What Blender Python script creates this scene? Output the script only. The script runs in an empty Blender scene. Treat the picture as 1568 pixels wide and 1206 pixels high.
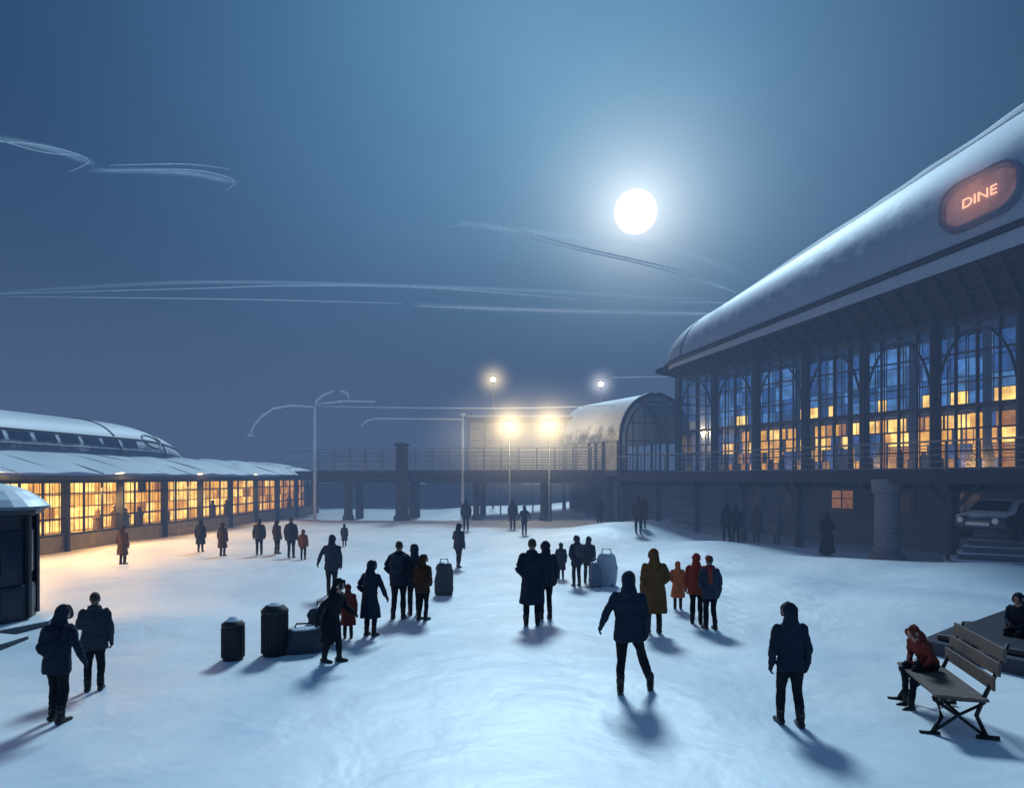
import bpy, math, random
from mathutils import Vector, Matrix, noise, kdtree
random.seed(7)
S=bpy.context.scene
S.view_settings.view_transform='Standard'; S.view_settings.look='None'; S.view_settings.exposure=0
COL=S.collection
# ------------------------------------------------------------------ materials
def mat(name,color,rough=.7,metal=0,bump=0,bscale=20,var=.2,emit=None,estr=0,snow=0,vscale=3,spec=.5):
    m=bpy.data.materials.new(name); m.use_nodes=True; nt=m.node_tree; N=nt.nodes; L=nt.links
    b=N['Principled BSDF']; b.inputs['Roughness'].default_value=rough; b.inputs['Metallic'].default_value=metal
    b.inputs['Specular IOR Level'].default_value=spec
    tc=N.new('ShaderNodeTexCoord')
    nz=N.new('ShaderNodeTexNoise'); nz.inputs['Scale'].default_value=vscale; nz.inputs['Detail'].default_value=5
    L.new(tc.outputs['Object'],nz.inputs['Vector'])
    mx=N.new('ShaderNodeMix'); mx.data_type='RGBA'
    c=Vector(color); a=[max(0,v*(1-var*1.6)) for v in c]; d=[min(1,v*(1+var*1.6)) for v in c]
    mx.inputs[6].default_value=(*a,1); mx.inputs[7].default_value=(*d,1)
    L.new(nz.outputs['Fac'],mx.inputs[0]); out=mx.outputs[2]
    if snow:
        g=N.new('ShaderNodeNewGeometry'); sp=N.new('ShaderNodeSeparateXYZ'); L.new(g.outputs['Normal'],sp.inputs[0])
        n2=N.new('ShaderNodeTexNoise'); n2.inputs['Scale'].default_value=1.3; n2.inputs['Detail'].default_value=7
        L.new(tc.outputs['Object'],n2.inputs['Vector'])
        ad=N.new('ShaderNodeMath'); ad.operation='MULTIPLY_ADD'; ad.inputs[1].default_value=.6
        L.new(n2.outputs['Fac'],ad.inputs[0]); L.new(sp.outputs['Z'],ad.inputs[2])
        mr=N.new('ShaderNodeMapRange'); mr.inputs[1].default_value=snow+.18; mr.inputs[2].default_value=snow+.42
        L.new(ad.outputs[0],mr.inputs[0])
        m2=N.new('ShaderNodeMix'); m2.data_type='RGBA'; L.new(mr.outputs[0],m2.inputs[0]); L.new(out,m2.inputs[6]); m2.inputs[7].default_value=(.84,.89,.93,1)
        out=m2.outputs[2]
        m3=N.new('ShaderNodeMix'); L.new(mr.outputs[0],m3.inputs[0]); m3.inputs[2].default_value=rough; m3.inputs[3].default_value=.55
        L.new(m3.outputs[0],b.inputs['Roughness'])
        m4=N.new('ShaderNodeMix'); L.new(mr.outputs[0],m4.inputs[0]); m4.inputs[2].default_value=metal; m4.inputs[3].default_value=0
        L.new(m4.outputs[0],b.inputs['Metallic'])
    L.new(out,b.inputs['Base Color'])
    if bump:
        n3=N.new('ShaderNodeTexNoise'); n3.inputs['Scale'].default_value=bscale; n3.inputs['Detail'].default_value=6
        L.new(tc.outputs['Object'],n3.inputs['Vector'])
        bp=N.new('ShaderNodeBump'); bp.inputs['Strength'].default_value=bump; bp.inputs['Distance'].default_value=.03
        L.new(n3.outputs['Fac'],bp.inputs['Height']); L.new(bp.outputs[0],b.inputs['Normal'])
    if emit:
        m5=N.new('ShaderNodeMix'); m5.data_type='RGBA'
        n5=N.new('ShaderNodeTexNoise'); n5.inputs['Scale'].default_value=1.6; n5.inputs['Detail'].default_value=6
        L.new(tc.outputs['Object'],n5.inputs['Vector'])
        mr5=N.new('ShaderNodeMapRange'); mr5.inputs[1].default_value=.35; mr5.inputs[2].default_value=.65
        L.new(n5.outputs['Fac'],mr5.inputs[0]); L.new(mr5.outputs[0],m5.inputs[0])
        m5.inputs[6].default_value=(emit[0]*.5,emit[1]*.4,emit[2]*.3,1); m5.inputs[7].default_value=(*emit,1)
        L.new(m5.outputs[2],b.inputs['Emission Color']); b.inputs['Emission Strength'].default_value=estr
    return m
def emis(name,color,s):
    m=bpy.data.materials.new(name); m.use_nodes=True; nt=m.node_tree; nt.nodes.clear()
    e=nt.nodes.new('ShaderNodeEmission'); e.inputs[0].default_value=(*color,1); e.inputs[1].default_value=s
    o=nt.nodes.new('ShaderNodeOutputMaterial'); nt.links.new(e.outputs[0],o.inputs[0]); return m
def glass(name,tint,gl=.18):
    m=bpy.data.materials.new(name); m.use_nodes=True; nt=m.node_tree; nt.nodes.clear()
    t=nt.nodes.new('ShaderNodeBsdfTransparent'); t.inputs[0].default_value=(*tint,1)
    g=nt.nodes.new('ShaderNodeBsdfGlossy'); g.inputs['Roughness'].default_value=.12; g.inputs[0].default_value=(.8,.9,1,1)
    x=nt.nodes.new('ShaderNodeMixShader'); x.inputs[0].default_value=gl
    o=nt.nodes.new('ShaderNodeOutputMaterial')
    nt.links.new(t.outputs[0],x.inputs[1]); nt.links.new(g.outputs[0],x.inputs[2]); nt.links.new(x.outputs[0],o.inputs[0]); return m

M_frame=mat('dark_steel',(.03,.04,.06),.45,.4,.1)
M_frame_s=mat('dark_steel_frosted',(.05,.065,.10),.5,.3,.2,12,snow=.75)
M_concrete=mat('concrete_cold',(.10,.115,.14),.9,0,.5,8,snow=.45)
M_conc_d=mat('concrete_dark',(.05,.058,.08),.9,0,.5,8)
M_rail=mat('rail_steel',(.15,.19,.24),.4,.5,.1)
M_snow=mat('packed_snow',(.84,.88,.92),.7,0,.5,4,var=.05)
M_warm=mat('warm_lit_wall',(.3,.2,.1),.8,emit=(1,.45,.06),estr=2.0)
M_warm2=mat('warm_lit_wall_bright',(.3,.2,.1),.8,emit=(1,.6,.14),estr=3.2)
M_warm3=mat('amber_lit_wall',(.2,.12,.06),.8,emit=(.8,.3,.04),estr=1.1)
M_blueglow=mat('blue_glow_panel',(.03,.06,.12),.8,emit=(.045,.14,.42),estr=1.0)  # panels glow blue by emission, for the sky seen through the upper windows
M_blueglow2=mat('blue_glow_panel_pale',(.05,.1,.2),.8,emit=(.1,.28,.65),estr=1.35)
M_glass=glass('window_glass',(.9,.95,1),.1)
M_glass_b=glass('window_glass_cool',(.8,.9,1),.2)
M_wood=mat('weathered_wood',(.13,.095,.08),.8,0,.4,30,vscale=8)
M_iron=mat('cast_iron',(.02,.02,.024),.5,.5,.1)

# ------------------------------------------------------------------ mesh builder
class MB:
    def __init__(s): s.v=[];s.f=[];s.m=[]
    def add(s,vs,fs,mi=0):
        o=len(s.v); s.v+=[tuple(v) for v in vs]; s.f+=[tuple(i+o for i in f) for f in fs]; s.m+=[mi]*len(fs)
    def hexa(s,p,mi=0):
        s.add(p,[(0,3,2,1),(4,5,6,7),(0,1,5,4),(1,2,6,5),(2,3,7,6),(3,0,4,7)],mi)
    def box(s,c,d,rz=0,mi=0):
        R=Matrix.Rotation(rz,3,'Z'); c=Vector(c); x,y,z=d[0]/2,d[1]/2,d[2]/2
        s.hexa([c+R@Vector(q) for q in [(-x,-y,-z),(x,-y,-z),(x,y,-z),(-x,y,-z),(-x,-y,z),(x,-y,z),(x,y,z),(-x,y,z)]],mi)
    def beam(s,p,q,w,h,mi=0):
        p=Vector(p);q=Vector(q);d=(q-p).normalized(); up=Vector((0,0,1))
        if abs(d.z)>.95: up=Vector((0,1,0))
        a=d.cross(up).normalized()*w/2; b=a.cross(d).normalized()*h/2
        s.hexa([p-a-b,p+a-b,p+a+b,p-a+b,q-a-b,q+a-b,q+a+b,q-a+b],mi)
    def tube(s,pts,rad,seg=8,mi=0):
        pts=[Vector(p) for p in pts]; n=len(pts)
        if not hasattr(rad,'__len__'): rad=[rad]*n
        vs=[];ref=None
        for i,p in enumerate(pts):
            d=(pts[min(i+1,n-1)]-pts[max(i-1,0)]).normalized()
            if ref is None: ref=Vector((0,0,1)) if abs(d.z)<.9 else Vector((1,0,0))
            a=d.cross(ref)
            if a.length<1e-4: a=d.cross(Vector((0,1,0)))
            a.normalize(); b=a.cross(d); 
            for k in range(seg):
                t=2*math.pi*k/seg; vs.append(p+(a*math.cos(t)+b*math.sin(t))*rad[i])
        fs=[(i*seg+k,i*seg+(k+1)%seg,(i+1)*seg+(k+1)%seg,(i+1)*seg+k) for i in range(n-1) for k in range(seg)]
        fs.append(tuple(range(seg))[::-1]); fs.append(tuple((n-1)*seg+k for k in range(seg)))
        s.add(vs,fs,mi)
    def lathe(s,c,prof,seg=20,mi=0,sx=1,sy=1):
        c=Vector(c); vs=[c+Vector((r*sx*math.cos(2*math.pi*k/seg),r*sy*math.sin(2*math.pi*k/seg),z)) for r,z in prof for k in range(seg)]
        n=len(prof); fs=[(i*seg+k,i*seg+(k+1)%seg,(i+1)*seg+(k+1)%seg,(i+1)*seg+k) for i in range(n-1) for k in range(seg)]
        fs.append(tuple(range(seg))[::-1]); fs.append(tuple((n-1)*seg+k for k in range(seg))); s.add(vs,fs,mi)
    def grid(s,fn,nu,nv,mi=0):
        vs=[fn(i,j) for i in range(nu) for j in range(nv)]
        s.add(vs,[(i*nv+j,(i+1)*nv+j,(i+1)*nv+j+1,i*nv+j+1) for i in range(nu-1) for j in range(nv-1)],mi)
    def obj(s,name,mats,parent=None,smooth=False,bevel=0,loc=None):
        me=bpy.data.meshes.new(name); me.from_pydata(s.v,[],s.f); me.update()
        for m in mats: me.materials.append(m)
        me.polygons.foreach_set('material_index',s.m)
        if smooth: me.polygons.foreach_set('use_smooth',[True]*len(me.polygons))
        o=bpy.data.objects.new(name,me); COL.objects.link(o)
        if parent: o.parent=parent
        if bevel:
            b=o.modifiers.new('bevel','BEVEL'); b.width=bevel; b.segments=2; b.limit_method='ANGLE'
        return o
def empty(name):
    o=bpy.data.objects.new(name,None); COL.objects.link(o); o.empty_display_size=.5; return o
def ss(a,b,x):
    t=max(0,min(1,(x-a)/(b-a))); return t*t*(3-2*t)

# ------------------------------------------------------------------ ground
MOUNDS=[(8,60,7,1.1),(13,63,6,1.0),(7,40,3.5,.55),(12,24,3,.5),(16,22,2.5,.5),(10.5,17,2.4,.36),(-2,62,6,.6),(-12,22,4,.25),(7.8,27,3,.4),(1,33,3,.22),
(9.3,31,3,.5),(-7,24,3,.2),(5.4,12.4,1.5,.12),(-8.5,15.5,2.2,.2),(8,20.5,2.2,.3),(13,20,2,.3),(5,38,3,.3),(9,44,3,.5)]
def gz(x,y):
    z=noise.noise(Vector((x*.13,y*.13,0)))*.14+noise.noise(Vector((x*.4,y*.4,3)))*.055+noise.noise(Vector((x*1.1,y*1.1,7)))*.012
    for a,b,r,h in MOUNDS:
        d=((x-a)**2+(y-b)**2)/(r*r)
        if d<8: z+=h*math.exp(-d)
    return z
rt=random.Random(11); PRINTS={}
def trail(x0,y0,x1,y1,wob=.6):
    n=int(math.hypot(x1-x0,y1-y0)/.36); dx,dy=(x1-x0),(y1-y0); l=math.hypot(dx,dy); dx/=l;dy/=l
    for i in range(n):
        t=i*.36; w=wob*math.sin(t*.35+x0); s=.11 if i%2 else -.11
        px=x0+dx*t-dy*(w+s); py=y0+dy*t+dx*(w+s)
        PRINTS.setdefault((int(px//1),int(py//1)),[]).append((px+rt.uniform(-.03,.03),py))
for a in [(-6.3,9.2,-7,13),(1.8,10.6,1.2,13.5),(3.7,9.1,4.3,12.5),(-3.2,12.3,-3,14.5),(4.3,15.5,6,20)]: trail(*a)
def prints(x,y):
    z=0; cx,cy=int(x//1),int(y//1)
    for i in (-1,0,1):
        for j in (-1,0,1):
            for px,py in PRINTS.get((cx+i,cy+j),()):
                d=((x-px)/.085)**2+((y-py)/.15)**2
                if d<6: z-=.018*math.exp(-d*d*.5); z+=.004*math.exp(-(math.sqrt(d)-1.5)**2*4)
    return z
def axis(segs):
    c=[]; 
    for a,b,st in segs:
        v=a
        while v<b-1e-6: c.append(v); v+=st
    return c
def ext(c,far,n,st):
    lo=[];hi=[]
    for i in range(1,n+1):
        k=st*(math.exp(i*math.log(far/st)/n)); lo.append(c[0]-k-st*i*.5); hi.append(c[-1]+k+st*i*.5)
    return lo[::-1]+c+hi
xs=ext(axis([(-28,-9,.3),(-9,9,.12),(9,26,.25)]),4000,22,.3); ys=ext(axis([(-2,6,.3),(6,22,.12),(22,72,.35)]),4000,22,.3)
g=MB(); g.grid(lambda i,j:(xs[i],ys[j],gz(xs[i],ys[j])+prints(xs[i],ys[j]) if abs(xs[i])<300 and abs(ys[j])<300 else 0),len(xs),len(ys))
sm=bpy.data.materials.new('snow'); sm.use_nodes=True; nt=sm.node_tree; N=nt.nodes; L=nt.links; b=N['Principled BSDF']
tc=N.new('ShaderNodeTexCoord')
def nz(sc,det=6,dist=0):
    n=N.new('ShaderNodeTexNoise'); n.inputs['Scale'].default_value=sc; n.inputs['Detail'].default_value=det; n.inputs['Distortion'].default_value=dist
    L.new(tc.outputs['Object'],n.inputs['Vector']); return n
n1=nz(.2,4,.9); r1=N.new('ShaderNodeValToRGB'); L.new(n1.outputs['Fac'],r1.inputs[0])
r1.color_ramp.elements[0].position=.34; r1.color_ramp.elements[0].color=(.68,.79,.88,1)
r1.color_ramp.elements[1].position=.55; r1.color_ramp.elements[1].color=(.88,.92,.95,1)
L.new(r1.outputs[0],b.inputs['Base Color'])
b.inputs['Roughness'].default_value=.48; b.inputs['Specular IOR Level'].default_value=.8
def math_(op,a,bv):
    m=N.new('ShaderNodeMath'); m.operation=op
    for i,v in enumerate((a,bv)):
        if isinstance(v,(int,float)): m.inputs[i].default_value=v
        else: L.new(v,m.inputs[i])
    return m.outputs[0]
n2=nz(.8,3,.4); n3=nz(7,6)
h=math_('ADD',math_('MULTIPLY',n2.outputs['Fac'],1.1),math_('MULTIPLY',n3.outputs['Fac'],.07))
bp=N.new('ShaderNodeBump'); bp.inputs['Strength'].default_value=.4; bp.inputs['Distance'].default_value=.14
L.new(h,bp.inputs['Height']); L.new(bp.outputs[0],b.inputs['Normal'])
g.obj('snow_ground',[sm],smooth=True)

# ------------------------------------------------------------------ world
W=bpy.data.worlds.new('World'); S.world=W; W.use_nodes=True; nt=W.node_tree; N=nt.nodes; L=nt.links; N.clear()
tc=N.new('ShaderNodeTexCoord'); nrm=N.new('ShaderNodeVectorMath'); nrm.operation='NORMALIZE'; L.new(tc.outputs['Generated'],nrm.inputs[0])
def ang(v):
    d=N.new('ShaderNodeVectorMath'); d.operation='DOT_PRODUCT'; L.new(nrm.outputs[0],d.inputs[0]); d.inputs[1].default_value=Vector(v).normalized()
    return math_('ARCCOSINE',d.outputs['Value'],0)
def ramp(sock,els,interp='B_SPLINE'):
    r=N.new('ShaderNodeValToRGB'); r.color_ramp.interpolation=interp; L.new(sock,r.inputs[0]); e=r.color_ramp.elements
    e[0].position=els[0][0]; e[0].color=(*els[0][1],1); e[1].position=els[-1][0]; e[1].color=(*els[-1][1],1)
    for p,c in els[1:-1]:
        k=e.new(p); k.color=(*c,1)
    return r.outputs[0]
def vscale(col,sock):
    v=N.new('ShaderNodeVectorMath'); v.operation='SCALE'
    if isinstance(col,tuple): v.inputs[0].default_value=col
    else: L.new(col,v.inputs[0])
    L.new(sock,v.inputs['Scale']); return v.outputs[0]
def vadd(a,b_):
    v=N.new('ShaderNodeVectorMath'); v.operation='ADD'; L.new(a,v.inputs[0]); L.new(b_,v.inputs[1]); return v.outputs[0]
MOON=Vector((.181,1,.388)).normalized()
thM=ang(MOON); thB=ang((.04,1,.60))
base=ramp(math_('DIVIDE',thB,1.5),[(0,(.062,.215,.395)),(.10,(.055,.188,.36)),(.26,(.030,.100,.225)),(.42,(.014,.050,.13)),(.6,(.016,.056,.14)),(1,(.06,.15,.31))])
hA=vscale((1.35,1.3,1.2),math_('POWER',2.718,math_('MULTIPLY',thM,-21)))
hB=vscale((.20,.34,.40),math_('POWER',2.718,math_('MULTIPLY',thM,-5.6)))
sp=N.new('ShaderNodeSeparateXYZ'); L.new(nrm.outputs[0],sp.inputs[0])
mr=N.new('ShaderNodeMapRange'); mr.interpolation_type='SMOOTHSTEP'; mr.inputs[1].default_value=.0; mr.inputs[2].default_value=.36; L.new(sp.outputs['Z'],mr.inputs[0])
hm_=N.new('ShaderNodeMapRange'); hm_.inputs[1].default_value=.04; hm_.inputs[2].default_value=.33; hm_.inputs[3].default_value=.12; hm_.inputs[4].default_value=1; L.new(sp.outputs['Z'],hm_.inputs[0])
mx=N.new('ShaderNodeMix'); mx.data_type='RGBA'; L.new(mr.outputs[0],mx.inputs[0]); mx.inputs[6].default_value=(.042,.086,.182,1); L.new(base,mx.inputs[7])
tot=vadd(mx.outputs[2],vscale(vadd(hA,hB),hm_.outputs[0]))
nn=N.new('ShaderNodeTexNoise'); nn.inputs['Scale'].default_value=2.6; nn.inputs['Detail'].default_value=4; L.new(nrm.outputs[0],nn.inputs['Vector'])
mm=N.new('ShaderNodeMapRange'); mm.inputs[3].default_value=.84; mm.inputs[4].default_value=1.16; L.new(nn.outputs['Fac'],mm.inputs[0])
tot=vscale(tot,mm.outputs[0])
SUN_EL=math.radians(40); SUN_AZ=math.radians(1.0)
sky=N.new('ShaderNodeTexSky'); sky.sky_type='NISHITA'; sky.sun_disc=False; sky.sun_elevation=SUN_EL; sky.sun_rotation=SUN_AZ
sc=N.new('ShaderNodeVectorMath'); sc.operation='SCALE'; L.new(sky.outputs[0],sc.inputs[0]); sc.inputs['Scale'].default_value=.0015
tot=vadd(tot,sc.outputs[0])
bg=N.new('ShaderNodeBackground'); L.new(tot,bg.inputs[0]); bg.inputs[1].default_value=1
wo=N.new('ShaderNodeOutputWorld'); L.new(bg.outputs[0],wo.inputs[0])
# moonlight
sl=bpy.data.lights.new('moonlight','SUN'); sl.energy=3.1; sl.angle=math.radians(11); sl.color=(.60,.85,1)
so=bpy.data.objects.new('moonlight',sl); COL.objects.link(so)
dirv=Vector((math.sin(SUN_AZ)*math.cos(SUN_EL),math.cos(SUN_AZ)*math.cos(SUN_EL),math.sin(SUN_EL)))
so.rotation_euler=dirv.to_track_quat('Z','Y').to_euler()
# moon
b=MB(); prof=[(116*math.sin(math.pi*i/32),-116*math.cos(math.pi*i/32)) for i in range(33)]; prof[0]=(.5,-116); prof[-1]=(.5,116)
b.lathe(MOON*4000+Vector((0,0,3)),prof,48)
mm_=mat('moon_surface',(.5,.5,.5),1,emit=(1,.95,.98),estr=1.9)
b.obj('moon',[mm_],smooth=True)

# mist and halos: emission stands in for light scattered in the air
def volume_obj(name,verts_mb,color,absd,emd,parent=None,falloff=None):
    m=bpy.data.materials.new(name); m.use_nodes=True; nt=m.node_tree; nt.nodes.clear(); N=nt.nodes; L=nt.links
    if not falloff: m.cycles.homogeneous_volume=True
    o=N.new('ShaderNodeOutputMaterial'); e=N.new('ShaderNodeEmission'); e.inputs[0].default_value=(*color,1); e.inputs[1].default_value=emd
    if absd:
        a=N.new('ShaderNodeVolumeAbsorption'); a.inputs['Color'].default_value=(0,0,0,1); a.inputs['Density'].default_value=absd
        s=N.new('ShaderNodeAddShader'); L.new(e.outputs[0],s.inputs[0]); L.new(a.outputs[0],s.inputs[1]); L.new(s.outputs[0],o.inputs['Volume'])
    else: L.new(e.outputs[0],o.inputs['Volume'])
    if falloff:
        t=N.new('ShaderNodeTexCoord'); l=N.new('ShaderNodeVectorMath'); l.operation='LENGTH'; L.new(t.outputs['Object'],l.inputs[0])
        k=N.new('ShaderNodeMapRange'); k.inputs[1].default_value=0; k.inputs[2].default_value=1; k.inputs[3].default_value=1; k.inputs[4].default_value=0
        L.new(l.outputs['Value'],k.inputs[0]); p=N.new('ShaderNodeMath'); p.operation='POWER'; p.inputs[1].default_value=falloff; L.new(k.outputs[0],p.inputs[0])
        q=N.new('ShaderNodeMath'); q.operation='MULTIPLY'; q.inputs[1].default_value=emd; L.new(p.outputs[0],q.inputs[0]); L.new(q.outputs[0],e.inputs[1])
    return verts_mb.obj(name,[m],parent)
b=MB(); b.box((0,131,8.2),(420,230,17.6)); volume_obj('mist',b,(.070,.122,.235),.0155,.0155)
def glow(name,loc,R,color,s,parent,fall=4,flat=1):
    b=MB(); b.lathe((0,0,0),[(math.sin(math.pi*i/12)+.001,-math.cos(math.pi*i/12)) for i in range(13)],16)
    o=volume_obj(name,b,color,0,s,parent,fall); o.location=loc; o.scale=(R,R,R*flat); return o

# ------------------------------------------------------------------ RIGHT STATION BUILDING
ST=empty('station_building')
def F(s,t,z): return Vector((21+.907*s-.42*t,28+.42*s+.907*t,z))
T1=22.0; BAY=3.667; T0=T1-BAY*10
fr=MB()
cols=[T1-BAY*k for k in range(11)]
DZ=3.6; TOPZ=10.3
for t in cols:
    fr.beam(F(0,t,0),F(0,t,TOPZ+1.0),.30,.34,0)
    fr.beam(F(-.32,t,DZ),F(-.32,t,TOPZ+.9),.10,.12,0)
    for z in (5,6.6,8.5): fr.beam(F(-.32,t,z),F(0,t,z),.08,.08,0)
for k in range(10):
    a=cols[k];c=cols[k+1]
    for q in (.25,.5,.75):
        t=a+(c-a)*q; fr.beam(F(0,t,DZ),F(0,t,TOPZ),.08 if q!=.5 else .12,.1,0)
    for z,w in ((DZ+.1,.2),(4.55,.07),(5.55,.06),(6.55,.16),(7.6,.05),(8.9,.07),(TOPZ,.3)):
        fr.beam(F(.01,a,z),F(.01,c,z),.13,w,0)
    m=(a+c)/2; r=(a-c)/2*.93
    pts=[F(-.12,m+r*math.cos(u),6.7+3.2*math.sin(u)) for u in [math.pi*i/14 for i in range(15)]]
    fr.tube(pts,.06,6)
for q in range(5):
    s=q*1.6; fr.beam(F(s,T1,0),F(s,T1,TOPZ+.6),.2,.2,0)
for z in (DZ,5,6.55,8.5,TOPZ): fr.beam(F(0,T1,z),F(8,T1,z),.12,.14,0)
fr.obj('window_frames',[M_frame_s],ST)
gl=MB(); gl.add([F(.1,T0,DZ),F(.1,T1,DZ),F(.1,T1,TOPZ),F(.1,T0,TOPZ)],[(0,1,2,3)])
gl.add([F(.1,T1+.02,DZ),F(8,T1+.02,DZ),F(8,T1+.02,TOPZ),F(.1,T1+.02,TOPZ)],[(0,1,2,3)])
gl.obj('glazing',[M_glass_b],ST)
inn=MB()
inn.hexa([F(.2,T0,DZ-.3),F(8,T0,DZ-.3),F(8,T1-.2,DZ-.3),F(.2,T1-.2,DZ-.3),F(.2,T0,DZ-.05),F(8,T0,DZ-.05),F(8,T1-.2,DZ-.05),F(.2,T1-.2,DZ-.05)],0)
inn.hexa([F(2.5,T0,6.6),F(8,T0,6.6),F(8,T1-.2,6.6),F(2.5,T1-.2,6.6),F(2.5,T0,6.85),F(8,T0,6.85),F(8,T1-.2,6.85),F(2.5,T1-.2,6.85)],0)
rnd=random.Random(5)
t=T1-.3
while t>T0:
    w=rnd.choice([.35,.55,.55,.8,1.1]); z=DZ
    for (z0,z1,kind) in ((3.62,4.3,0),(4.35,5.0,0),(5.05,5.75,1),(5.8,6.5,1),(6.9,7.6,2),(7.65,8.3,3),(8.35,9.2,3),(9.25,10.3,3)):
        r=rnd.random()
        if kind==0: mi=3 if r<.3 else (1 if r<.6 else 4)
        elif kind==1: mi=1 if r<.42 else (2 if r<.74 else (3 if r<.84 else 4))
        elif kind==2: mi=5 if r<.45 else (2 if r<.62 else 4)
        else: mi=5 if r<.35 else 4
        s=3.4+ (rnd.random()*.5 if kind<2 else 0)
        inn.add([F(s,t,z0),F(s,t-w+.07,z0),F(s,t-w+.07,z1),F(s,t,z1)],[(0,1,2,3)],mi)
    inn.beam(F(3.2,t+.03,DZ),F(3.2,t+.03,TOPZ),.05,.05,0)
    t-=w
inn.hexa([F(5,T0,DZ),F(5.2,T0,DZ),F(5.2,T1-.2,DZ),F(5,T1-.2,DZ),F(5,T0,11),F(5.2,T0,11),F(5.2,T1-.2,11),F(5,T1-.2,11)],0)
for t in cols:
    inn.beam(F(2.5,t-.8,DZ),F(2.5,t-.8,TOPZ),.2,.2,0)
    for dt in (.6,1.7,2.6):
        hh=rnd.uniform(.7,1.5); inn.lathe(F(rnd.uniform(.8,2.2),t-dt,DZ),[(.05,0),(.22,.02),(.2,hh*.6),(.1,hh),(.02,hh+.05)],8,0)
inn.obj('interior',[M_conc_d,M_warm,M_warm2,M_warm3,M_blueglow,M_blueglow2],ST)
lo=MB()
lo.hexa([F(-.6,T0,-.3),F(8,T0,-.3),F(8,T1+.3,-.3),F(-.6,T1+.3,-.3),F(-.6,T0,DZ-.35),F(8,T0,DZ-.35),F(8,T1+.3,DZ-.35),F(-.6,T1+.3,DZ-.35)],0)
k=0
t=T1-1.5
while t>T0+2:
    lo.beam(F(-.66,t-.75,2.25),F(-.66,t+.75,2.25),.08,1.15,1)
    lo.beam(F(-.71,t-.6,2.25),F(-.71,t+.6,2.25),.06,.9,2 if k in(4,) else 3)
    lo.beam(F(-.75,t,1.8),F(-.75,t,2.7),.05,.05,1); lo.beam(F(-.75,t-.6,2.3),F(-.75,t+.6,2.3),.05,.05,1)
    lo.beam(F(-.9,t-.8,1.62),F(-.9,t+.8,1.62),.35,.08,4)
    t-=3.1;k+=1
for z in (.5,1.1,3.0): lo.beam(F(-.68,T0,z),F(-.68,T1,z),.1,.1,4)
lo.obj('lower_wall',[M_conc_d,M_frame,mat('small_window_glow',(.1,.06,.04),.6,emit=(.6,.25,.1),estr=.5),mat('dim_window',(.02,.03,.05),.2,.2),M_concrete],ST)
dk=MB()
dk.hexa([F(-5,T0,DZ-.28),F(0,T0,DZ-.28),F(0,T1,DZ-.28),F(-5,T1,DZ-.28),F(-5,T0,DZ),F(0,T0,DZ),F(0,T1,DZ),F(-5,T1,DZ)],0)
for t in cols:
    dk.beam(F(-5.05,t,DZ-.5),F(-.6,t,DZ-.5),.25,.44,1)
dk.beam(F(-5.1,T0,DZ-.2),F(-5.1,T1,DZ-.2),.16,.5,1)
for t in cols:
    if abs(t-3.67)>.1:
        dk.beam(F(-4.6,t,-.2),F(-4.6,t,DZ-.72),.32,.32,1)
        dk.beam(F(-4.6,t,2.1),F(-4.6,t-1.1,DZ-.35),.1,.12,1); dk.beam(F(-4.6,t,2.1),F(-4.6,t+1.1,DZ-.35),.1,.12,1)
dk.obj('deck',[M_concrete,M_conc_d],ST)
rl=MB()
t=T1
while t>T0:
    rl.beam(F(-5,t,DZ),F(-5,t,DZ+1.15),.06,.06); t-=BAY/3
for z in (.15,.4,.65,.9): rl.beam(F(-5,T0,DZ+z),F(-5,T1,DZ+z),.03,.03)
rl.beam(F(-5,T0,DZ+1.17),F(-5,T1,DZ+1.17),.1,.07)
rl.obj('deck_railing',[M_rail],ST)
# roof shell
TE=19.6; TL=4.2
def kend(t): return 1 if t<TE else math.sqrt(max(.0,1-((t-TE)/TL)**2))
def shell(t,ph):
    e=13.1-.098*t; zt=20.1-.255*t; k=kend(t)
    if ph<=math.pi/2: s=5-7.1*math.cos(ph)**.9 if ph>0 else 5-7.1*math.cos(ph)
    else: s=5+(ph-math.pi/2)*7
    z=e+(zt-e)*math.sin(min(ph,math.pi/2))*(k**.8)
    s=6-(6-s)*(.35+.65*k)
    return F(s,t,z)
TS=[T0-1+i*.6 for i in range(int((TE-T0+1)/.6))]+[TE+TL*math.sin(math.pi/2*i/14) for i in range(15)]
PH=[-.12+i*(math.pi/2+.12)/30 for i in range(31)]+[math.pi/2+.3*i for i in range(1,6)]
M_shell=mat('roof_metal',(.38,.45,.54),.42,.15,.12,3,var=.1,snow=.42)
rf=MB(); rf.grid(lambda i,j:shell(TS[i],PH[j]),len(TS),len(PH)); rf.obj('roof_shell',[M_shell],ST,smooth=True)
sm2=MB()
def seam(fn,r=.05): sm2.tube(fn,r,6)
for t in (TE-.3,): seam([shell(t,p) for p in PH[2:31]],.035)
for ph in (.95,): seam([shell(t,ph) for t in TS],.04)
sm2.tube([shell(t,0)+Vector((0,0,-.05)) for t in TS],.16,8)
sm2.obj('roof_seams',[M_frame],ST,smooth=True)
sn=MB()
def lip(i,j):
    t=TS[i]; ph=1.02+.5*j/8; p=shell(t,ph); n_=Vector((-.6,-.28,.75)); hgt=.32*math.sin(math.pi*min(1,.15+j/8*.85))*(1+.3*noise.noise(Vector((t*.5,j*.5,0))))
    return p+n_.normalized()*(hgt if 0<j else -.02)
sn.grid(lip,len(TS)-1,9); sn.obj('roof_snow',[M_snow],ST,smooth=True)
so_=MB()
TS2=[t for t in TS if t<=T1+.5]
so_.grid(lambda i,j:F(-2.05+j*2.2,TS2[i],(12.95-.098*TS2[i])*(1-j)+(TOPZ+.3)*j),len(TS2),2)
t=T1
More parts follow.
